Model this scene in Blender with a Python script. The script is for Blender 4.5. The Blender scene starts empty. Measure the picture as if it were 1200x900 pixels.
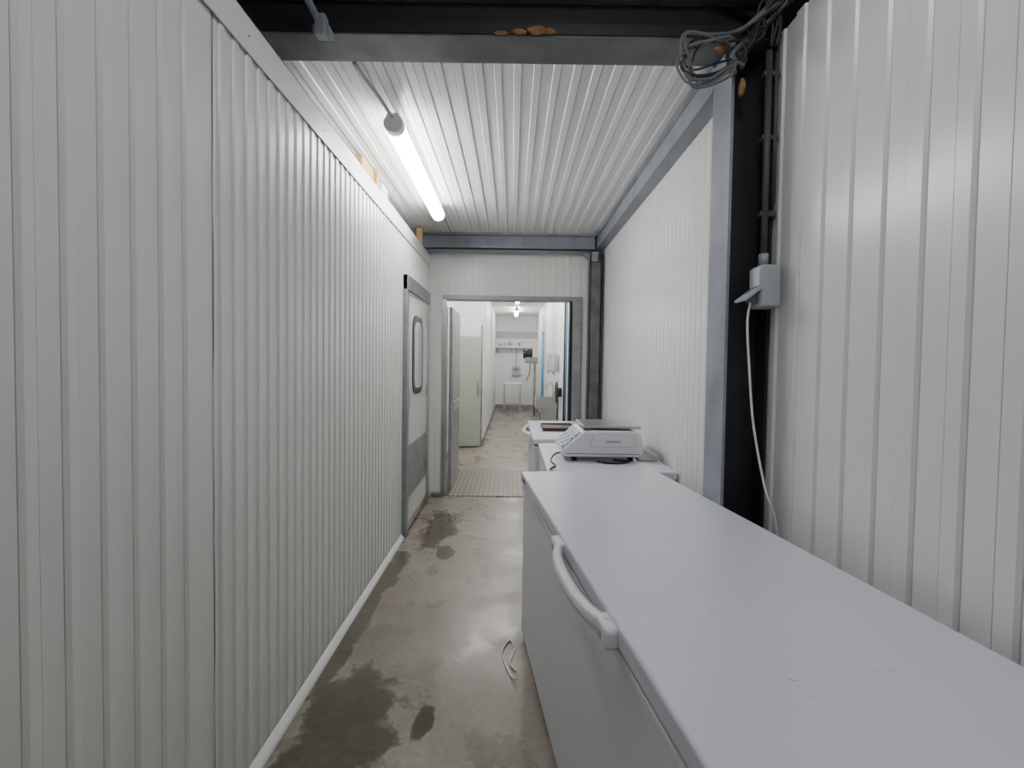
import bpy, bmesh, math, random
from mathutils import Vector, Matrix
random.seed(4)
scene = bpy.context.scene

# ------------------------------------------------------------ materials
def mat(name, col, rough=0.5, metal=0.0, spec=0.5, var=0.0, vscale=6.0, bump=0.0, bscale=80.0, emis=None, estr=0.0, dirt=None, lo=.3, hi=.7):
    m = bpy.data.materials.new(name); m.use_nodes = True
    nt = m.node_tree; b = nt.nodes["Principled BSDF"]
    b.inputs["Base Color"].default_value = (*col, 1)
    b.inputs["Roughness"].default_value = rough
    b.inputs["Metallic"].default_value = metal
    b.inputs["Specular IOR Level"].default_value = spec
    tc = nt.nodes.new("ShaderNodeTexCoord")
    if var > 0:
        n = nt.nodes.new("ShaderNodeTexNoise"); n.inputs["Scale"].default_value = vscale; n.inputs["Detail"].default_value = 6
        nt.links.new(tc.outputs["Object"], n.inputs["Vector"])
        r = nt.nodes.new("ShaderNodeValToRGB")
        r.color_ramp.elements[0].position = lo; r.color_ramp.elements[1].position = hi
        d = dirt if dirt else tuple(c*(1-var) for c in col)
        r.color_ramp.elements[0].color = (*d, 1); r.color_ramp.elements[1].color = (*col, 1)
        nt.links.new(n.outputs["Fac"], r.inputs["Fac"])
        nt.links.new(r.outputs["Color"], b.inputs["Base Color"])
    if bump > 0:
        n2 = nt.nodes.new("ShaderNodeTexNoise"); n2.inputs["Scale"].default_value = bscale; n2.inputs["Detail"].default_value = 4
        nt.links.new(tc.outputs["Object"], n2.inputs["Vector"])
        bp = nt.nodes.new("ShaderNodeBump"); bp.inputs["Strength"].default_value = bump; bp.inputs["Distance"].default_value = 0.01
        nt.links.new(n2.outputs["Fac"], bp.inputs["Height"])
        nt.links.new(bp.outputs["Normal"], b.inputs["Normal"])
    if emis:
        b.inputs["Emission Color"].default_value = (*emis, 1)
        b.inputs["Emission Strength"].default_value = estr
    return m

M_PANEL = mat("panel_white", (0.76, 0.765, 0.73), 0.27, var=0.05, vscale=1.5, bump=0.05, bscale=9)
M_PANELR = mat("panel_cream", (0.82, 0.81, 0.785), 0.25, var=0.04, vscale=1.2, bump=0.05, bscale=6)
M_CEIL = mat("ceiling_white", (0.87, 0.865, 0.855), 0.3, var=0.03, vscale=2)
M_TRIM = mat("trim_white", (0.78, 0.78, 0.77), 0.35, var=0.05, vscale=3)
M_DARKTRIM = mat("joint_dark", (0.12, 0.11, 0.10), 0.7)
M_STEELG = mat("painted_steel_bluegrey", (0.29, 0.31, 0.355), 0.45, var=0.3, vscale=7, bump=0.1, bscale=40)
M_STEELD = mat("steel_dark_and_recess_shade", (0.022, 0.022, 0.027), 0.55, var=0.4, vscale=8)  # dark beam steel; on the column its near-black paints in recess shade
M_STEELM = mat("painted_steel_mid", (0.15, 0.155, 0.165), 0.45, var=0.45, vscale=9)
M_ROOF = mat("roof_dark", (0.018, 0.018, 0.022), 0.8, var=0.4, vscale=3)
M_FOAM = mat("orange_foam", (0.45, 0.23, 0.10), 0.9, var=0.6, vscale=30, bump=0.6, bscale=60)
M_WOOD = mat("wood_orange", (0.62, 0.42, 0.20), 0.7, var=0.3, vscale=12)
M_FREEZ = mat("freezer_white", (0.715, 0.71, 0.80), 0.24, var=0.06, vscale=2.2, bump=0.04, bscale=5)
M_FREEZB = mat("freezer_body", (0.72, 0.75, 0.78), 0.38, var=0.03, vscale=3, bump=0.12, bscale=220)
M_GASKET = mat("gasket_grey", (0.25, 0.25, 0.27), 0.7)
M_PLASTIC = mat("plastic_white", (0.76, 0.76, 0.77), 0.35)
M_PLASTG = mat("plastic_grey", (0.40, 0.42, 0.45), 0.45)
M_BLACK = mat("rubber_black", (0.012, 0.012, 0.014), 0.5)
M_CABLE = mat("cable_black", (0.022, 0.022, 0.025), 0.5)
M_CABLEG = mat("cable_grey", (0.15, 0.155, 0.17), 0.5)
M_STAIN = mat("stainless", (0.52, 0.52, 0.52), 0.32, metal=0.9, var=0.1, vscale=20)
M_KICK = mat("kickplate_grey", (0.32, 0.33, 0.345), 0.4, metal=0.3, var=0.3, vscale=10)
M_GLASS = mat("glass_pale", (0.60, 0.65, 0.66), 0.08)
M_SCREEN = mat("display_bluegrey", (0.22, 0.28, 0.32), 0.15)
M_BLUE = mat("blue_plastic", (0.06, 0.22, 0.45), 0.4)
M_GREEN = mat("door_pale_green", (0.36, 0.41, 0.345), 0.4, var=0.05)
M_BROWN = mat("tray_brown", (0.05, 0.022, 0.022), 0.5)
M_PAPER = mat("paper", (0.8, 0.8, 0.78), 0.8)
M_SCUFF = mat("scuff_rust", (0.35, 0.16, 0.12), 0.7)
M_COND = mat("conduit_brown", (0.09, 0.078, 0.07), 0.5)
M_TUBE = mat("tube_lit", (0.9, 0.9, 0.9), 0.3, emis=(0.98, 0.99, 1.0), estr=38)
M_TUBE_F = mat("tube_lit_front", (0.9, 0.9, 0.9), 0.3, emis=(0.94, 0.98, 1.0), estr=29)
M_TUBE_R = mat("tube_lit_rear", (0.9, 0.9, 0.9), 0.3, emis=(0.94, 0.98, 1.0), estr=9)
M_TUBE_B = mat("tube_lit_room", (0.9, 0.9, 0.9), 0.3, emis=(1.0, 0.97, 0.92), estr=46)

def floor_mat():
    m = bpy.data.materials.new("wet_concrete"); m.use_nodes = True
    nt = m.node_tree; L = nt.links; b = nt.nodes["Principled BSDF"]
    tc = nt.nodes.new("ShaderNodeTexCoord")
    def noise(scale, detail=8, dist=0.0, rough=0.6):
        n = nt.nodes.new("ShaderNodeTexNoise"); n.inputs["Scale"].default_value = scale
        n.inputs["Detail"].default_value = detail; n.inputs["Distortion"].default_value = dist
        n.inputs["Roughness"].default_value = rough
        L.new(tc.outputs["Object"], n.inputs["Vector"]); return n
    n1 = noise(1.8, 9, 0.2, .62)
    r1 = nt.nodes.new("ShaderNodeValToRGB")
    e = r1.color_ramp.elements
    e[0].position = 0.28; e[0].color = (0.145, 0.122, 0.095, 1)
    e[1].position = 0.75; e[1].color = (0.275, 0.25, 0.212, 1)
    k = e.new(0.5); k.color = (0.205, 0.18, 0.146, 1)
    L.new(n1.outputs["Fac"], r1.inputs["Fac"])
    n2 = noise(34, 9)
    mx = nt.nodes.new("ShaderNodeMixRGB"); mx.blend_type = 'OVERLAY'; mx.inputs[0].default_value = 0.4
    L.new(r1.outputs["Color"], mx.inputs[1]); L.new(n2.outputs["Fac"], mx.inputs[2])
    nd = noise(5, 6)
    prev = None
    for (cx, cy, rx, ry) in [(-0.66, 1.72, .22, .36), (-0.34, 1.74, .045, .09), (-0.62, 3.85, .17, .45), (-0.50, 3.35, .07, .14), (-0.83, 2.5, .06, .7), (-.82, 3.0, .08, .35)]:
        mp = nt.nodes.new("ShaderNodeMapping"); mp.vector_type = 'POINT'
        mp.inputs["Location"].default_value = (-cx/rx, -cy/ry, 0)
        mp.inputs["Scale"].default_value = (1/rx, 1/ry, 0)
        L.new(tc.outputs["Object"], mp.inputs["Vector"])
        ln = nt.nodes.new("ShaderNodeVectorMath"); ln.operation = 'LENGTH'
        L.new(mp.outputs[0], ln.inputs[0])
        o = ln.outputs["Value"]
        if prev is None: prev = o
        else:
            mn = nt.nodes.new("ShaderNodeMath"); mn.operation = 'MINIMUM'
            L.new(prev, mn.inputs[0]); L.new(o, mn.inputs[1]); prev = mn.outputs[0]
    ma = nt.nodes.new("ShaderNodeMath"); ma.operation = 'MULTIPLY_ADD'
    L.new(nd.outputs["Fac"], ma.inputs[0]); ma.inputs[1].default_value = 2.4
    L.new(prev, ma.inputs[2])
    r2 = nt.nodes.new("ShaderNodeMapRange"); r2.inputs[1].default_value = 2.0; r2.inputs[2].default_value = 2.22
    r2.inputs[3].default_value = 1; r2.inputs[4].default_value = 0
    L.new(ma.outputs[0], r2.inputs[0])
    dk = nt.nodes.new("ShaderNodeMixRGB"); dk.blend_type = 'MULTIPLY'
    dk.inputs[2].default_value = (0.48, 0.46, 0.43, 1)
    L.new(r2.outputs[0], dk.inputs[0]); L.new(mx.outputs[0], dk.inputs[1])
    L.new(dk.outputs[0], b.inputs["Base Color"])
    n3 = noise(3.5, 6)
    rr = nt.nodes.new("ShaderNodeMapRange"); rr.inputs[1].default_value = .36; rr.inputs[2].default_value = .64
    rr.inputs[3].default_value = .22; rr.inputs[4].default_value = .42
    L.new(n3.outputs["Fac"], rr.inputs[0])
    mr = nt.nodes.new("ShaderNodeMix"); mr.data_type = 'FLOAT'
    L.new(r2.outputs[0], mr.inputs[0]); L.new(rr.outputs[0], mr.inputs[2]); mr.inputs[3].default_value = .06
    L.new(mr.outputs[0], b.inputs["Roughness"])
    bp = nt.nodes.new("ShaderNodeBump"); bp.inputs["Strength"].default_value = .10; bp.inputs["Distance"].default_value = .01
    L.new(n2.outputs["Fac"], bp.inputs["Height"]); L.new(bp.outputs[0], b.inputs["Normal"])
    return m
M_FLOOR = floor_mat()

def plate_mat():
    m = mat("chequer_plate", (0.42, 0.41, 0.39), 0.42, metal=0.4)
    nt = m.node_tree; L = nt.links; b = nt.nodes["Principled BSDF"]
    tc = nt.nodes.new("ShaderNodeTexCoord")
    mp = nt.nodes.new("ShaderNodeMapping"); mp.inputs["Rotation"].default_value = (0, 0, math.radians(45))
    L.new(tc.outputs["Object"], mp.inputs["Vector"])
    ch = nt.nodes.new("ShaderNodeTexChecker"); ch.inputs["Scale"].default_value = 26
    ch.inputs["Color1"].default_value = (0.24, 0.22, 0.195, 1); ch.inputs["Color2"].default_value = (0.11, 0.10, 0.085, 1)
    L.new(mp.outputs[0], ch.inputs["Vector"]); L.new(ch.outputs["Color"], b.inputs["Base Color"])
    bp = nt.nodes.new("ShaderNodeBump"); bp.inputs["Strength"].default_value = .5; bp.inputs["Distance"].default_value = .003
    L.new(ch.outputs["Fac"], bp.inputs["Height"]); L.new(bp.outputs[0], b.inputs["Normal"])
    return m
M_PLATE = plate_mat()

# ------------------------------------------------------------ mesh builder
class Bld:
    def __init__(s, name):
        s.name = name; s.bm = bmesh.new(); s.mats = []
    def mi(s, m):
        if m not in s.mats: s.mats.append(m)
        return s.mats.index(m)
    def merge(s, t, m, smooth=False):
        i = s.mi(m)
        for f in t.faces: f.material_index = i; f.smooth = smooth
        me = bpy.data.meshes.new("t"); t.to_mesh(me); t.free()
        s.bm.from_mesh(me); bpy.data.meshes.remove(me)
    def box(s, x0, x1, y0, y1, z0, z1, m, bev=0.0, seg=2, rot=None):
        t = bmesh.new(); bmesh.ops.create_cube(t, size=1)
        for v in t.verts:
            v.co = Vector(((x0+x1)/2+v.co.x*(x1-x0), (y0+y1)/2+v.co.y*(y1-y0), (z0+z1)/2+v.co.z*(z1-z0)))
        if bev > 0: bmesh.ops.bevel(t, geom=t.edges[:], offset=bev, segments=seg, affect='EDGES', profile=0.5)
        if rot is not None: bmesh.ops.transform(t, matrix=rot, verts=t.verts)
        s.merge(t, m)
    def prism(s, pts, axis, a, b, m, bev=0.0, rot=None, smooth=False):
        t = bmesh.new()
        def mk(p, q):
            if axis == 'x': return (q, p[0], p[1])
            if axis == 'y': return (p[0], q, p[1])
            return (p[0], p[1], q)
        A = [t.verts.new(mk(p, a)) for p in pts]; B = [t.verts.new(mk(p, b)) for p in pts]
        n = len(pts)
        t.faces.new(A); t.faces.new(B[::-1])
        for i in range(n): t.faces.new((A[i], B[i], B[(i+1) % n], A[(i+1) % n]))
        bmesh.ops.recalc_face_normals(t, faces=t.faces)
        if bev > 0: bmesh.ops.bevel(t, geom=t.edges[:], offset=bev, segments=2, affect='EDGES', profile=0.5)
        if rot is not None: bmesh.ops.transform(t, matrix=rot, verts=t.verts)
        s.merge(t, m, smooth)
    def tube(s, pts, r, m, smoothn=0, seg=8, flat=1.0):
        P = [Vector(p) for p in pts]
        if smoothn:
            Q = []
            E = [P[0]*2-P[1]] + P + [P[-1]*2-P[-2]]
            for i in range(1, len(E)-2):
                for k in range(smoothn):
                    u = k/smoothn
                    p0, p1, p2, p3 = E[i-1], E[i], E[i+1], E[i+2]
                    Q.append(0.5*((2*p1)+(p2-p0)*u+(2*p0-5*p1+4*p2-p3)*u*u+(-p0+3*p1-3*p2+p3)*u**3))
            Q.append(P[-1]); P = Q
        t = bmesh.new(); rings = []
        tan = (P[1]-P[0]).normalized()
        up = Vector((0, 0, 1)) if abs(tan.z) < .9 else Vector((1, 0, 0))
        nrm = tan.cross(up).normalized()
        for i, p in enumerate(P):
            if i == 0: tg = P[1]-P[0]
            elif i == len(P)-1: tg = P[-1]-P[-2]
            else: tg = P[i+1]-P[i-1]
            tg = tg.normalized()
            nrm = (nrm - tg*nrm.dot(tg)).normalized(); bn = tg.cross(nrm)
            rings.append([t.verts.new(p+nrm*r*math.cos(2*math.pi*k/seg)+bn*r*flat*math.sin(2*math.pi*k/seg)) for k in range(seg)])
        for a, b in zip(rings, rings[1:]):
            for k in range(seg): t.faces.new((a[k], a[(k+1) % seg], b[(k+1) % seg], b[k]))
        t.faces.new(rings[0][::-1]); t.faces.new(rings[-1])
        bmesh.ops.recalc_face_normals(t, faces=t.faces)
        s.merge(t, m, True)
    def blob(s, c, sc, m, seed=0):
        t = bmesh.new(); bmesh.ops.create_icosphere(t, subdivisions=3, radius=1)
        rnd = random.Random(seed)
        offs = [(Vector((rnd.uniform(-1, 1), rnd.uniform(-1, 1), rnd.uniform(-1, 1))).normalized(), rnd.uniform(-.3, .45)) for _ in range(14)]
        for v in t.verts:
            d = 1+sum(a*max(0, v.co.normalized().dot(o))**6 for o, a in offs)
            v.co = Vector((c[0]+v.co.x*d*sc[0], c[1]+v.co.y*d*sc[1], c[2]+v.co.z*d*sc[2]))
        s.merge(t, m, True)
    def ibeam(s, axis, a, b, c1, c2, w, h, tf, tw, m, mweb=None, flange='z'):
        def bx(u0, u1, v0, v1, mm):
            if axis == 'x': s.box(a, b, u0, u1, v0, v1, mm)
            elif axis == 'y': s.box(u0, u1, a, b, v0, v1, mm)
            else: s.box(u0, u1, v0, v1, a, b, mm)
        if flange == 'z':
            bx(c1-w/2, c1+w/2, c2-h/2, c2-h/2+tf, m); bx(c1-w/2, c1+w/2, c2+h/2-tf, c2+h/2, m)
            bx(c1-tw/2, c1+tw/2, c2-h/2+tf, c2+h/2-tf, mweb or m)
        else:
            bx(c1-w/2, c1-w/2+tf, c2-h/2, c2+h/2, m); bx(c1+w/2-tf, c1+w/2, c2-h/2, c2+h/2, mweb or m)
            bx(c1-w/2+tf, c1+w/2-tf, c2-tw/2, c2+tw/2, mweb or m)
    def ribs(s, O, U, V, N, width, height, m, period=0.07, ridge=0.02, slope=0.004, depth=0.004, thick=0.06, off=0.0, gw=0.0, gd=0.006, jitter=0.0):
        """trapezoid-ribbed sandwich panel, optional narrow rolled grooves beside every rib"""
        O, U, V, N = map(Vector, (O, U, V, N)); rj = random.Random(11)
        prof = [(0, 0)]; x = off
        if x <= 0: x = period*0.3
        while x+ridge+2*slope+gw < width-0.005:
            r_ = ridge*(1+rj.uniform(-jitter, jitter))
            if gw: prof += [(x-gw, 0), (x-gw*.8, -gd), (x-gw*.2, -gd)]
            prof += [(x, 0), (x+slope, depth), (x+slope+r_, depth), (x+2*slope+r_, 0)]
            if gw:
                q = x+2*slope+r_; prof += [(q+gw*.2, -gd), (q+gw*.8, -gd), (q+gw, 0)]
            x += period
        prof.append((width, 0)); prof += [(width, -thick), (0, -thick)]
        t = bmesh.new()
        A = [t.verts.new(O+U*p[0]+N*p[1]) for p in prof]
        B = [t.verts.new(O+U*p[0]+N*p[1]+V*height) for p in prof]
        n = len(prof)
        t.faces.new(A); t.faces.new(B[::-1])
        for i in range(n): t.faces.new((A[i], B[i], B[(i+1) % n], A[(i+1) % n]))
        bmesh.ops.recalc_face_normals(t, faces=t.faces)
        s.merge(t, m)
    def xform(s, M): bmesh.ops.transform(s.bm, matrix=M, verts=s.bm.verts)
    def done(s, loc=None, rotz=0.0):
        me = bpy.data.meshes.new(s.name); s.bm.to_mesh(me); s.bm.free()
        for m in s.mats: me.materials.append(m)
        o = bpy.data.objects.new(s.name, me); scene.collection.objects.link(o)
        if loc is not None: o.location = loc
        o.rotation_euler = (0, 0, rotz)
        return o

LX, RXB, RXF, YE = -0.90, 0.95, 1.06, 4.77
CZ = 2.78
LZ = 2.58
# ------------------------------------------------------------ room shell
b = Bld("floor"); b.box(-2.4, 1.5, -2.6, 15.2, -0.1, 0.0, M_FLOOR); b.done()

b = Bld("wall_left")
b.ribs((LX, -2.5, 0), (0, 1, 0), (0, 0, 1), (1, 0, 0), 2.5+1.334, LZ-.01, M_PANEL, period=0.082, ridge=0.024, slope=0.006, depth=0.008, gw=.0025, gd=.005, jitter=.25)
b.ribs((LX, 1.342, 0), (0, 1, 0), (0, 0, 1), (1, 0, 0), YE-1.342, LZ-.01, M_PANEL, period=0.068, ridge=0.020, slope=0.005, depth=0.006, gw=.0025, gd=.005, jitter=.2)
b.box(LX-.05, LX-.004, 1.333, 1.343, 0, LZ-.01, M_DARKTRIM)
b.tube([(LX+.002, 1.338+random.uniform(-.002, .002), z*0.1) for z in range(0, 25)], 0.003, M_TRIM, 2, 6)
b.done()
b = Bld("trim_1")
b.box(LX+.009, LX+.013, -2.5, YE-.02, LZ-.115, LZ+.005, M_TRIM)
b.box(LX-.10, LX+.013, -2.5, YE-.02, LZ+.001, LZ+.005, M_TRIM)
for y in [0.9, 1.5, 2.1, 2.7, 3.3, 3.9, 4.5]:
    b.tube([(LX+.012, y, LZ-.06), (LX+.016, y, LZ-.06)], .004, M_STAIN)
b.done()
b = Bld("roof_cold_room"); b.box(-2.3, LX-.10, -2.5, YE, LZ-.06, LZ, M_TRIM); b.done()
b = Bld("baseboard_left")
b.prism([(LX+.008, 0), (LX+.034, 0), (LX+.030, .012), (LX+.014, .032), (LX+.008, .036)], 'y', -2.5, 3.60, M_TRIM)
b.done()

b = Bld("wall_right")
b.ribs((RXF, -2.5, 0), (0, 1, 0), (0, 0, 1), (-1, 0, 0), 2.5+1.93, 2.78, M_PANELR, period=0.125, ridge=0.040, slope=0.006, depth=0.008, off=0.03, gw=.0035, gd=.006, jitter=.35)
b.ribs((RXB, 2.02, 0), (0, 1, 0), (0, 0, 1), (-1, 0, 0), YE-2.02+.3, 2.78, M_PANELR, period=0.068, ridge=0.03, slope=0.004, depth=0.0025, thick=.17)
b.done()

b = Bld("ceiling")
b.ribs((-2.2, 1.97, CZ), (1, 0, 0), (0, 1, 0), (0, 0, -1), 2.2+RXB, YE-1.97+.1, M_CEIL, period=0.090, ridge=0.034, slope=0.004, depth=0.005, gw=.003, gd=.006, jitter=.15)
b.done()

OX0, OX1, OZ = -0.72, 0.66, 2.13
b = Bld("wall_back")
b.ribs((-2.2, YE, 0), (1, 0, 0), (0, 0, 1), (0, -1, 0), 2.2+OX0, 2.78, M_PANEL, period=0.075, ridge=0.03, slope=.004, depth=0.003, thick=.1)
b.ribs((OX0, YE, OZ), (1, 0, 0), (0, 0, 1), (0, -1, 0), OX1-OX0, 2.78-OZ, M_PANEL, period=0.075, ridge=0.03, slope=.004, depth=0.003, thick=.1)
b.ribs((OX1, YE, 0), (1, 0, 0), (0, 0, 1), (0, -1, 0), RXB-OX1, 2.78, M_PANEL, period=0.075, ridge=0.03, slope=.004, depth=0.003, thick=.1)
b.done()
b = Bld("trim_2")
b.box(OX0-.035, OX0+.012, YE-.018, YE+.12, 0, OZ+.03, M_STAIN, .003)
b.box(OX1-.02, OX1+.075, YE-.025, YE+.12, 0, OZ+.03, M_KICK, .003)
b.box(OX0-.035, OX1+.075, YE-.022, YE+.12, OZ-.012, OZ+.035, M_KICK, .003)
b.box(OX1-.05, OX1-.022, YE+.0, YE+.10, 0, OZ-.015, M_BLACK, .003)
b.done()
b = Bld("baseboard_back"); b.box(LX+.045, OX0-.036, YE-.05, YE-.004, 0, .05, M_KICK, .01); b.done()

b = Bld("wall_front"); b.ribs((-2.4, -2.5, 0), (1, 0, 0), (0, 0, 1), (0, 1, 0), 3.9, 3.45, M_PANEL, period=.15, ridge=.05); b.done()
b = Bld("wall_hall_left"); b.box(-2.4, -2.3, -2.5, 5, 0, 3.45, M_ROOF); b.done()
b = Bld("wall_hall_right"); b.box(1.24, 1.34, -2.5, 2.2, 0, 3.45, M_ROOF); b.done()
b = Bld("ceiling_hall")
b.box(-2.4, 1.4, -2.5, 2.25, 3.45, 3.5, M_ROOF)
b.box(-2.4, 1.4, 2.15, 2.25, 2.9, 3.45, M_ROOF)
b.done()

# ------------------------------------------------------------ steelwork
b = Bld("steel_beam")
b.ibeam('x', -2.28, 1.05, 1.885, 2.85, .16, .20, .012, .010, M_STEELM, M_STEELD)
b.box(-2.28, 1.05, 1.800, 1.804, 2.757, 2.80, M_STEELD)
b.done()
b = Bld("steel_beam")
b.ibeam('y', 1.98, YE-.06, .905, 2.71, .088, .125, .010, .03, M_STEELG)
b.box(.865, .945, 1.98, YE-.06, 2.66, 2.76, M_STEELG)
b.done()
b = Bld("steel_beam")
b.ibeam('x', -.96, .84, 4.64, 2.690, .16, .17, .014, .012, M_STEELG)
b.box(-.96, .84, 4.56, 4.565, 2.605, 2.625, M_STEELG)
b.box(.80, .86, 4.56, 4.60, 2.50, 2.60, M_STEELG)
b.prism([(.84, 2.60), (.70, 2.60), (.84, 2.46)], 'y', 4.635, 4.645, M_STEELG)
b.done()
b = Bld("steel_beam")
b.ibeam('x', -2.28, 1.2, 1.25, 3.32, .16, .22, .012, .010, M_STEELM)
b.ibeam('y', -2.4, 1.78, -1.5, 3.1, .14, .2, .012, .01, M_STEELD)
b.done()
b = Bld("steel_column")
b.ibeam('z', 0, 2.745, .955, 1.895, .18, .165, .012, .010, M_STEELG, M_STEELD, flange='x')  # web and outer flange coloured near-black, painting in the shade of the recess
b.box(.872, .878, 1.82, 1.97, 0, 2.74, M_STEELD)  # dark sheet lining the recess, shade put into its colour
b.done()
b = Bld("steel_column")
b.ibeam('z', 0, 2.59, .85, 4.66, .12, .12, .010, .010, M_STEELM, flange='x')
b.box(.79, .91, 4.60, 4.606, 0, 2.59, M_STEELM)
b.done()

b = Bld("expanding_foam")
for i, (c, s) in enumerate([((.08, 1.794, 2.768), (.034, .008, .017)), ((.01, 1.795, 2.762), (.030, .007, .009)), ((.13, 1.795, 2.764), (.020, .006, .010)), ((-.06, 1.795, 2.757), (.028, .006, .007)),
                            ((.88, 1.79, 2.66), (.030, .02, .022)), ((.86, 1.795, 2.62), (.018, .015, .018)), ((.90, 1.80, 2.56), (.011, .015, .034)),
                            ((.82, 1.80, 2.715), (.026, .02, .014))]):
    b.blob(c, s, M_FOAM, i)
b.done()

b = Bld("conduit_pipe")
b.tube([(-1.02, 1.45, 3.25), (-.87, 1.60, 2.98), (-.755, 1.74, 2.74)], .014, M_STEELG, 0, 10)
b.box(-.785, -.72, 1.735, 1.795, 2.715, 2.738, M_STEELG, .004)
b.box(-.77, -.73, 1.72, 1.76, 2.69, 2.77, M_KICK, .004)
b.done()

b = Bld("cable_bundle")
for i in range(13):
    r = random.Random(i); j = lambda a: r.uniform(-a, a)
    b.tube([(1.15+j(.04), 1.45+j(.05), 3.12+j(.03)), (1.08+j(.05), 1.64+j(.02), 2.93+j(.03)), (.99+j(.05), 1.74+j(.02), 2.83+j(.03)),
            (.92+j(.05), 1.765+j(.015), 2.74+j(.04)), (.87+j(.04), 1.77+j(.01), 2.68+j(.03)), (.87+j(.03), 1.785+j(.01), 2.63)], .005+r.uniform(0, .0035), M_CABLE if i % 4 else M_CABLEG, 8)
for i in range(7):
    r = random.Random(50+i); j = lambda a: r.uniform(-a, a)
    b.tube([(.98+j(.03), 1.74+j(.02), 2.84+j(.02)), (.86+j(.03), 1.75, 2.73+j(.02)), (.76+j(.04), 1.74+j(.02), 2.715+j(.03)), (.66+j(.06), 1.74+j(.02), 2.70+j(.04)), (.635+j(.05), 1.75, 2.62+j(.05)),
            (.70+j(.04), 1.75, 2.555+j(.04)), (.79+j(.04), 1.76, 2.59+j(.04)), (.86, 1.77, 2.64+j(.02))], .004+r.uniform(0, .003), M_CABLE if i % 2 else M_CABLEG, 8)
for i in range(5):
    r = random.Random(90+i); j = lambda a: r.uniform(-a, a)
    b.tube([(.55+j(.2), 1.72, 3.2), (.75+j(.1), 1.70, 3.0), (.93+j(.05), 1.74, 2.9+j(.03)), (1.0+j(.02), 1.75, 2.80), (1.0+j(.02), 1.77, 2.70)], .006, M_CABLE, 8)
b.done()

b = Bld("conduit_pipe")
b.tube([(1.0, 1.79, 2.70), (1.0, 1.79, 1.86)], .013, M_COND, 0, 12)
b.tube([(1.032, 1.79, 2.74), (1.032, 1.79, 2.1)], .008, M_COND, 0, 10)
for z in (2.05, 2.35, 2.6): b.box(.98, 1.045, 1.785, 1.812, z, z+.02, M_COND, .002)
b.tube([(1.0, 1.79, 1.90), (1.0, 1.79, 1.855)], .018, M_PLASTG, 0, 12)
b.done()

b = Bld("wall_socket_box")
b.box(.975, 1.052, 1.66, 1.75, 1.68, 1.845, M_PLASTG, .010, 3)
b.box(.968, .976, 1.672, 1.738, 1.76, 1.835, M_PLASTIC, .003)
R = Matrix.Translation((.975, 1.70, 1.755)) @ Matrix.Rotation(math.radians(-38), 4, 'Y')
b.box(-.080, .0, -.042, .042, -.006, .006, M_PLASTG, .004, 2, R)
b.box(.945, .976, 1.685, 1.725, 1.70, 1.745, M_CABLEG, .008)
b.tube([(.955, 1.70, 1.71), (.945, 1.70, 1.62), (.957, 1.70, 1.45), (.975, 1.69, 1.22), (1.01, 1.66, .98), (1.050, 1.635, .80), (1.060, 1.62, .30), (1.060, 1.60, .05)], .0045, M_PLASTIC, 10)
b.xform(Matrix.Translation((-.02, .055, 0)))
b.done()

# ------------------------------------------------------------ fluorescent lamps
def lamp(name, x, y0, y1, z, tubem):
    b = Bld(name)
    # narrow gear tray on top, wrap-round diffuser, end caps, clips
    b.prism([(x-.028, z+.060), (x+.028, z+.060), (x+.032, z+.040), (x-.032, z+.040)], 'y', y0, y1, M_PLASTG, .002)
    pts = [(x+.052*math.cos(a), z+.006+.050*math.sin(a)) for a in [math.radians(138+264*k/16) for k in range(17)]]
    b.prism(pts, 'y', y0+.06, y1-.035, tubem)
    caps = [(x+.052*math.cos(a), z+.010+.048*math.sin(a)) for a in [2*math.pi*k/16 for k in range(16)]]
    b.prism(caps, 'y', y0, y0+.06, M_PLASTIC, .006); b.prism(caps, 'y', y1-.035, y1, M_PLASTIC, .004)
    b.box(x-.035, x+.035, y0-.006, y0+.05, z-.01, z+.055, M_PLASTIC, .008)
    n = 4
    for k in range(n):
        yy = y0+.15+(y1-y0-.3)*k/(n-1)
        for sx in (-1, 1): b.box(x+sx*.045-.004, x+sx*.045+.004, yy-.012, yy+.012, z+.02, z+.052, M_STAIN)
    return b
b = lamp("fluorescent_lamp", -.635, 2.33, 3.78, 2.675, M_TUBE)
for yy in (2.6, 3.45): b.box(-.655, -.615, yy-.02, yy+.02, 2.732, 2.777, M_PLASTG)
b.tube([(-.635, 2.34, 2.71), (-.67, 2.20, 2.74), (-.70, 2.08, 2.755), (-.71, 1.98, 2.755)], .009, M_PLASTG, 5)
b.tube([(-.635, 3.76, 2.71), (-.635, 4.0, 2.757), (-.635, 4.55, 2.757)], .006, M_PLASTG, 4)
b.done()
for (x, y0, z, tm) in [(-.25, -2.2, 3.15, M_TUBE_R), (.40, -.45, 3.2, M_TUBE_F)]:
    b = lamp("fluorescent_lamp", x, y0, y0+1.5, z, tm)
    for yy in (y0+.3, y0+1.2): b.tube([(x, yy, z+.05), (x, yy, 3.45)], .005, M_STAIN)
    b.done()

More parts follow.
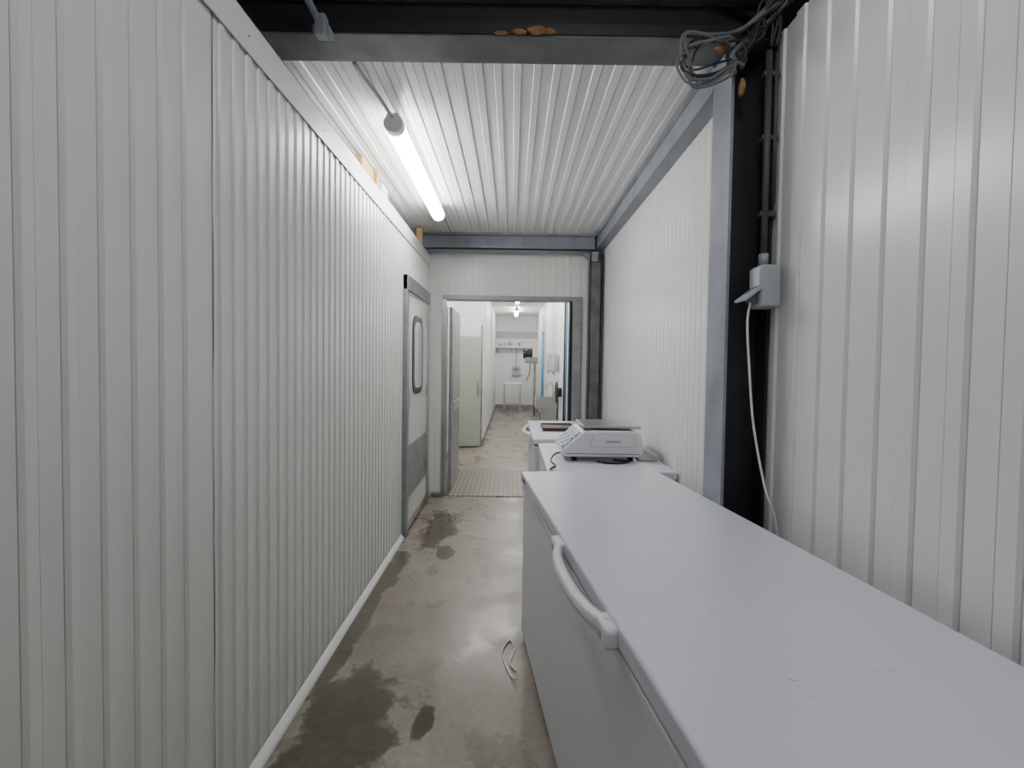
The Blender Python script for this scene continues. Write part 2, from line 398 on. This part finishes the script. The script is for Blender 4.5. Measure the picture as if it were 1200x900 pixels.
b = Bld("timber_offcuts")
Q = LZ+.005
b.box(-1.02, -.95, 2.80, 3.02, Q, Q+.15, M_WOOD, .003)
b.box(-.985, -.93, 3.04, 3.08, Q, Q+.17, M_WOOD, .003)
b.box(-.975, -.915, 3.10, 3.24, Q, Q+.10, M_PLASTIC, .003)
b.box(-.98, -.915, 2.45, 2.6, Q, Q+.03, M_PLASTIC, .003)
b.box(-.96, -.905, 4.40, 4.46, Q, 2.77, M_WOOD, .003)
b.done()
b = Bld("ventilation_pipe")
b.tube([(-1.05, 2.02, 2.69), (-1.05, 2.20, 2.69)], .045, M_KICK, 0, 16)
b.tube([(-1.05, 2.10, 2.69), (-1.05, 2.10, LZ)], .03, M_KICK, 0, 16)
b.done()

# ------------------------------------------------------------ cold room door (left)
b = Bld("door_1")
x = LX+.008
b.box(x, x+.035, 3.62, 3.70, 0, 2.16, M_KICK, .004)
b.box(x, x+.035, 4.52, 4.60, 0, 2.16, M_STAIN, .004)
b.box(x, x+.04, 3.62, 4.60, 2.04, 2.16, M_KICK, .004)
b.box(x, x+.025, 3.70, 4.52, .02, 2.04, M_PANELR, .004)
b.box(x+.025, x+.030, 3.705, 4.515, .30, .74, M_KICK, .001)
b.box(x+.025, x+.028, 3.705, 4.515, .03, .10, M_STAIN, .001)
def rr(cy, cz, w, h, r, n=6):
    out = []
    for (sx, sz, a0) in [(1, 1, 0), (-1, 1, 90), (-1, -1, 180), (1, -1, 270)]:
        for k in range(n+1):
            a = math.radians(a0+90*k/n)
            out.append((cy+sx*(w/2-r)+r*math.cos(a), cz+sz*(h/2-r)+r*math.sin(a)))
    return out
b.prism(rr(4.06, 1.51, .42, .70, .12), 'x', x+.02, x+.034, M_BLACK)
b.prism(rr(4.06, 1.51, .31, .59, .09), 'x', x+.03, x+.037, M_GLASS)
for z in (.35, 1.1, 1.85): b.box(x+.025, x+.045, 4.48, 4.54, z, z+.12, M_STAIN, .004)
b.box(x+.025, x+.03, 3.72, 3.80, 1.05, 1.25, M_STAIN, .002)
b.done()

# ------------------------------------------------------------ freezers
def freezer(name, L, W, H, loc, rotz, handle=None, lidt=.05, badge=False, scuffs=False):
    """local: x 0..W, y -L..0 , front (opening side) is x=0"""
    b = Bld(name)
    for (fx, fy) in [(.06, -.06), (W-.06, -.06), (.06, -L+.06), (W-.06, -L+.06)]:
        b.tube([(fx, fy, 0), (fx, fy, .04)], .025, M_BLACK, 0, 12)
    b.box(.012, W-.005, -L+.01, -.01, .02, H-lidt-.012, M_FREEZB, .012, 3)
    b.box(.02, W-.02, -L+.02, -.02, H-lidt-.014, H-lidt+.002, M_GASKET)
    b.box(.006, W-.002, -L+.004, -.004, H-lidt-.034, H-lidt-.012, M_FREEZ, .004)
    b.box(0, W, -L, 0, H-lidt, H, M_FREEZ, .010, 3)
    if handle:
        yc = -handle
        hl = .235
        z = H-.038
        n = 24
        t = bmesh.new(); rings = []
        for k in range(n+1):
            u = -1+2*k/n
            yy = yc+hl*u; out = -.042*(1-abs(u)**2.6)-.006
            hh = .019+.006*(abs(u)**4); th = .013
            zc = z+.004
            pts = [(out-th*.7, zc-hh), (out-th-.003, zc-hh*.4), (out-th-.003, zc+hh*.4), (out-th*.7, zc+hh), (out+th, zc+hh), (out+th, zc-hh)]
            rings.append([t.verts.new((p[0], yy, p[1])) for p in pts])
        for a_, b_ in zip(rings, rings[1:]):
            for k in range(6): t.faces.new((a_[k], a_[(k+1) % 6], b_[(k+1) % 6], b_[k]))
        t.faces.new(rings[0]); t.faces.new(rings[-1][::-1])
        bmesh.ops.recalc_face_normals(t, faces=t.faces)
        bmesh.ops.bevel(t, geom=[e for e in t.edges if abs(e.verts[0].co.y-e.verts[1].co.y) > .005], offset=.003, segments=2, affect='EDGES')
        b.merge(t, M_PLASTIC, True)
        for sg in (-1, 1):
            b.box(-.030, .006, yc+sg*hl-.040, yc+sg*hl+.040, z-.022, z+.028, M_PLASTIC, .011, 3)
            b.box(-.0315, -.02, yc+sg*hl-.014, yc+sg*hl+.014, z-.008, z+.012, M_PLASTG, .001)
    for fy in (-L*.2, -L*.8): b.box(W-.006, W+.002, fy-.04, fy+.04, H-.14, H-.06, M_PLASTG, .002)
    if badge: b.box(-.002, .0, -.13, -.07, H-.035, H-.018, M_BLACK)
    if scuffs:
        r = random.Random(3)
        for i in range(18):
            px, py = r.uniform(.1, W-.1), r.uniform(-L+.3, -.3)
            R = Matrix.Translation((px, py, H)) @ Matrix.Rotation(r.uniform(0, 3), 4, 'Z')
            b.box(-r.uniform(.003, .010), .006, -.0005, .0005, -.0005, .0003, M_PLASTG if i % 4 else M_SCUFF, 0, 1, R)
    for k in range(7): b.box(.008, .014, -L+.10, -L+.35, .08+k*.018, .088+k*.018, M_GASKET)
    return b.done(loc, rotz)
freezer("chest_freezer", 1.98, .742, .875, (.055, 2.345, 0), math.radians(7.7), 1.12, .055, True, True)
freezer("chest_freezer", .86, .735, .85, (.205, 3.34, 0), 0, None)
freezer("chest_freezer", 1.10, .62, .87, (.165, 4.50, 0), 0, .5)

b = Bld("steel_tray")
b.box(.80, .92, 2.75, 3.25, .8505, .860, M_PLASTG, .003)
b.box(.91, .92, 2.75, 3.25, .860, .885, M_PLASTIC, .003)
b.done()

# ------------------------------------------------------------ weighing scale
b = Bld("weighing_scale")
Z = 0.0
sx, sy = 0.0, 0.0
for (fx, fy) in [(.08, .05), (.40, .05), (.08, .30), (.40, .30)]:
    b.tube([(sx+fx, sy+fy, Z), (sx+fx, sy+fy, Z+.03)], .016, M_BLACK, 0, 12)
b.prism([(sx+.03, Z+.028), (sx+.0, Z+.04), (sx+.0, Z+.06), (sx+.125, Z+.168), (sx+.17, Z+.175), (sx+.42, Z+.175), (sx+.45, Z+.15), (sx+.46, Z+.045), (sx+.43, Z+.028)],
        'y', sy, sy+.34, M_PLASTIC, .010)
b.prism([(sx+.16, Z+.085), (sx+.42, Z+.085), (sx+.40, Z+.155), (sx+.18, Z+.155)], 'y', sy-.004, sy+.01, M_PLASTG, .003)
b.prism([(sx+.163, Z+.087), (sx+.417, Z+.087), (sx+.398, Z+.153), (sx+.183, Z+.153)], 'y', sy-.006, sy+.01, M_PLASTIC, .003)
b.box(sx+.25, sx+.33, sy-.009, sy, Z+.11, Z+.122, M_PLASTG)
b.box(sx+.03, sx+.44, sy-.003, sy+.01, Z+.045, Z+.049, M_GASKET)
ang = math.atan2(.108, .125)
R = Matrix.Translation((sx+.0625, sy+.17, Z+.114)) @ Matrix.Rotation(-ang, 4, 'Y')
b.box(-.072, .072, -.155, .155, -.001, .006, M_PLASTG, .003, 2, R)
b.box(.028, .066, -.145, .145, .004, .010, M_SCREEN, .002, 2, R)
for i in range(4):
    for j in range(9):
        b.box(-.066+i*.022, -.050+i*.022, -.14+j*.031, -.117+j*.031, .004, .011, M_PLASTIC if (i+j) % 3 else M_BLUE, .0015, 1, R)
b.tube([(sx+.29, sy+.17, Z+.17), (sx+.29, sy+.17, Z+.190)], .05, M_BLACK, 0, 16)
b.box(sx+.125, sx+.45, sy+.015, sy+.325, Z+.186, Z+.200, M_STAIN, .006, 3)
b.tube([(sx+.02, sy+.04, Z+.045), (sx-.03, sy-.0, Z+.045), (sx-.06, sy-.06, Z+.02), (sx-.04, sy-.12, Z+.006), (sx-.06, sy-.16, Z+.006), (sx-.075, sy-.20, Z+.006)], .0045, M_BLACK, 8)
b.tube([(sx+.20, sy-.01, Z+.006), (sx+.26, sy-.04, Z+.006), (sx+.34, sy-.03, Z+.006), (sx+.38, sy+.01, Z+.006), (sx+.30, sy+.04, Z+.006)], .006, M_BLACK, 8)
b.xform(Matrix.Translation((.305, 2.70, .8505)) @ Matrix.Scale(1.1, 4))
b.done()

b = Bld("document_tray")
b.box(.27, .56, 3.78, 4.10, .871, .884, M_BROWN, .003)
b.box(.27, .56, 3.78, 3.79, .884, .90, M_BROWN, .002); b.box(.27, .56, 4.09, 4.10, .884, .90, M_BROWN, .002)
b.box(.27, .28, 3.79, 4.09, .884, .90, M_BROWN, .002); b.box(.55, .56, 3.79, 4.09, .884, .90, M_BROWN, .002)
b.box(.285, .545, 3.795, 4.085, .884, .889, M_BROWN)
b.done()
b = Bld("paper_sheets"); b.box(.24, .45, 3.46, 3.72, .8705, .874, M_PAPER, 0, 2); b.box(.47, .60, 3.50, 3.66, .8705, .8745, M_PAPER); b.done()

b = Bld("power_cord")
b.tube([(.045, 1.96, .03), (.02, 2.0, .006), (-.01, 2.08, .006), (-.03, 2.17, .006), (-.01, 2.25, .006), (.015, 2.27, .006), (.03, 2.20, .006), (.01, 2.10, .007), (.04, 2.04, .007)], .004, M_PLASTIC, 10)
b.done()

# ------------------------------------------------------------ room beyond
b = Bld("checker_plate_threshold"); b.box(OX0+.02, OX1-.03, YE+.0, 5.95, .0, .008, M_PLATE, .002); b.done()
M_RW = mat("room_wall_white", (0.80, 0.80, 0.80), 0.4, var=.03)
RZ = 2.95
b = Bld("wall_room_left")
b.box(-1.12, -1.02, 4.87, 7.70, 0, RZ, M_RW)
b.box(-1.12, -.53, 7.70, 14.2, 0, RZ, M_RW)
for k in range(18): b.box(-.531, -.526, 7.9+k*.35, 7.91+k*.35, 0, RZ, M_PLASTG)
b.box(-.545, -.515, 7.685, 7.73, 0, 2.1, M_KICK)
b.box(-.53, -.50, 7.73, 14.2, 0, .12, M_KICK)
b.done()
b = Bld("wall_room_right"); b.box(.78, .88, 5.08, 14.2, 0, RZ, M_RW); b.box(.765, .78, 5.1, 14.2, 0, .12, M_KICK); b.done()
b = Bld("wall_room_back"); b.box(-1.12, .88, 14.2, 14.3, 0, RZ, M_RW); b.box(-.53, .78, 14.16, 14.2, 2.25, 2.45, M_PLASTG); b.box(-.5, .76, 14.17, 14.2, 0, .12, M_KICK); b.done()
b = Bld("ceiling_room"); b.ribs((-1.12, 4.87, RZ), (1, 0, 0), (0, 1, 0), (0, 0, -1), 2.0, 9.43, M_CEIL, period=.12, ridge=.04, gw=.006, gd=.01); b.done()
for (x, y0) in [(.10, 9.0), (-.45, 5.6), (.1, 11.8), (.1, 6.6)]:
    b = lamp("fluorescent_lamp", x, y0, y0+1.3, RZ-.09, M_TUBE_B); b.box(x-.02, x+.02, y0+.6, y0+.7, RZ-.035, RZ-.005, M_PLASTG); b.done()
b = Bld("door_2")
b.box(-.705, -.665, 4.93, 5.65, .012, 2.06, M_KICK, .006)
b.box(-.664, -.655, 5.0, 5.55, .9, 1.0, M_STAIN, .003)
b.done()
b = Bld("door_3")
R = Matrix.Translation((-1.0, 7.52, 0)) @ Matrix.Rotation(math.radians(12), 4, 'Z')
b.box(0, .47, -.05, .03, .02, 1.90, M_GREEN, .008, 2, R)
b.box(.40, .44, -.075, -.05, .9, 1.15, M_STAIN, .004, 2, R)
b.box(.01, .04, -.06, -.05, .3, .45, M_STAIN, .002, 2, R); b.box(.01, .04, -.06, -.05, 1.5, 1.65, M_STAIN, .002, 2, R)
b.done()
b = Bld("blue_pipe"); b.tube([(.72, 10.5, .0), (.72, 10.5, 2.2)], .03, M_BLUE, 0, 12); b.done()
b = Bld("blue_pipe"); b.tube([(.745, 6.15, .0), (.745, 6.15, 2.3)], .012, M_BLUE, 0, 12); b.done()
b = Bld("black_hose"); b.tube([(.745, 6.35, .0), (.745, 6.35, 2.6)], .012, M_BLACK, 0, 12); b.done()
b = Bld("soap_dispenser"); b.box(.68, .78, 7.35, 7.50, 1.32, 1.60, M_PLASTG, .02); b.box(.675, .70, 7.37, 7.48, 1.27, 1.36, M_BLUE, .008); b.done()
b = Bld("paper_towel_dispenser"); b.box(.66, .78, 8.0, 8.32, 1.30, 1.65, M_PLASTG, .03); b.box(.655, .67, 8.05, 8.27, 1.27, 1.33, M_KICK, .004); b.done()
b = Bld("hose_reel")
for k in range(5): b.tube([(.70, 6.95+.13*math.cos(a)*(1-.05*k), 1.0+.16*math.sin(a)*(1-.05*k)) for a in [2*math.pi*i/24 for i in range(25)]], .014, M_BLACK, 0, 8)
b.box(.69, .78, 6.91, 6.99, .93, 1.07, M_BLACK, .01)
b.done()
b = Bld("hand_wash_basin")
X1 = .757
b.box(.40, X1, 7.3, 7.85, .70, .74, M_STAIN, .006); b.box(.40, .42, 7.3, 7.85, .74, .86, M_STAIN, .004); b.box(X1-.02, X1, 7.3, 7.85, .74, .95, M_STAIN, .004)
b.box(.42, X1-.02, 7.3, 7.32, .74, .86, M_STAIN, .004); b.box(.42, X1-.02, 7.83, 7.85, .74, .86, M_STAIN, .004)
b.tube([(.70, 7.57, .74), (.70, 7.57, 1.08), (.62, 7.57, 1.10), (.58, 7.57, 1.02)], .014, M_STAIN, 6)
b.box(.52, X1, 7.42, 7.73, .0, .70, M_STAIN, .006)
b.done()
b = Bld("work_table")
b.box(-.25, .28, 12.9, 13.5, .82, .86, M_PLASTIC, .005)
for (fx, fy) in [(-.22, 12.93), (.25, 12.93), (-.22, 13.47), (.25, 13.47)]: b.box(fx-.02, fx+.02, fy-.02, fy+.02, 0, .82, M_STAIN)
b.box(-.22, .25, 12.95, 13.45, .25, .27, M_STAIN)
b.done()
b = Bld("wall_shelf"); b.box(-.5, .4, 13.9, 14.2, 1.93, 1.98, M_PLASTIC, .005)
for k in range(3): b.prism([(14.2, 1.93), (13.95, 1.93), (14.2, 1.75)], 'x', -.45+k*.4, -.43+k*.4, M_STAIN)
for k in range(5): b.box(-.42+k*.15, -.34+k*.15, 13.95, 14.08, 1.98, 2.06+.03*(k % 3), M_PLASTG if k % 2 else M_KICK, .01)
b.done()
b = Bld("machine_motor")
b.tube([(.30, 12.2, 1.72), (.55, 12.2, 1.72)], .14, M_BLACK, 0, 20); b.box(.35, .70, 12.1, 12.4, 1.45, 1.62, M_KICK, .02)
b.tube([(.50, 12.2, 1.55), (.48, 12.2, 1.2), (.40, 12.2, .98)], .016, M_FOAM, 8)
b.tube([(.62, 12.2, 1.55), (.62, 12.2, .0)], .03, M_KICK, 0, 10); b.box(.5, .74, 12.1, 12.35, 0, .03, M_KICK, .005)
b.done()
b = Bld("control_panel_box"); b.box(.0, .26, 14.1, 14.2, 1.05, 1.35, M_PLASTG, .01); b.box(.06, .2, 14.09, 14.1, 1.2, 1.3, M_SCREEN); b.tube([(.13, 14.15, 1.35), (.13, 14.15, 1.93)], .02, M_PLASTG); b.done()

# ------------------------------------------------------------ world & camera
w = bpy.data.worlds.new("World"); scene.world = w; w.use_nodes = True
w.node_tree.nodes["Background"].inputs[0].default_value = (.8, .85, .9, 1)
w.node_tree.nodes["Background"].inputs[1].default_value = 0.15

cd = bpy.data.cameras.new("camera"); cam = bpy.data.objects.new("camera", cd); scene.collection.objects.link(cam)
cd.sensor_width = 36; cd.lens = 36*520/1200; cd.clip_start = .02; cd.shift_y = -10/1200
cam.matrix_world = Matrix.Translation((0, 0, 1.45)) @ Matrix.Rotation(math.radians(90-1.6), 4, 'X') @ Matrix.Rotation(math.radians(.8), 4, 'Z')
scene.camera = cam
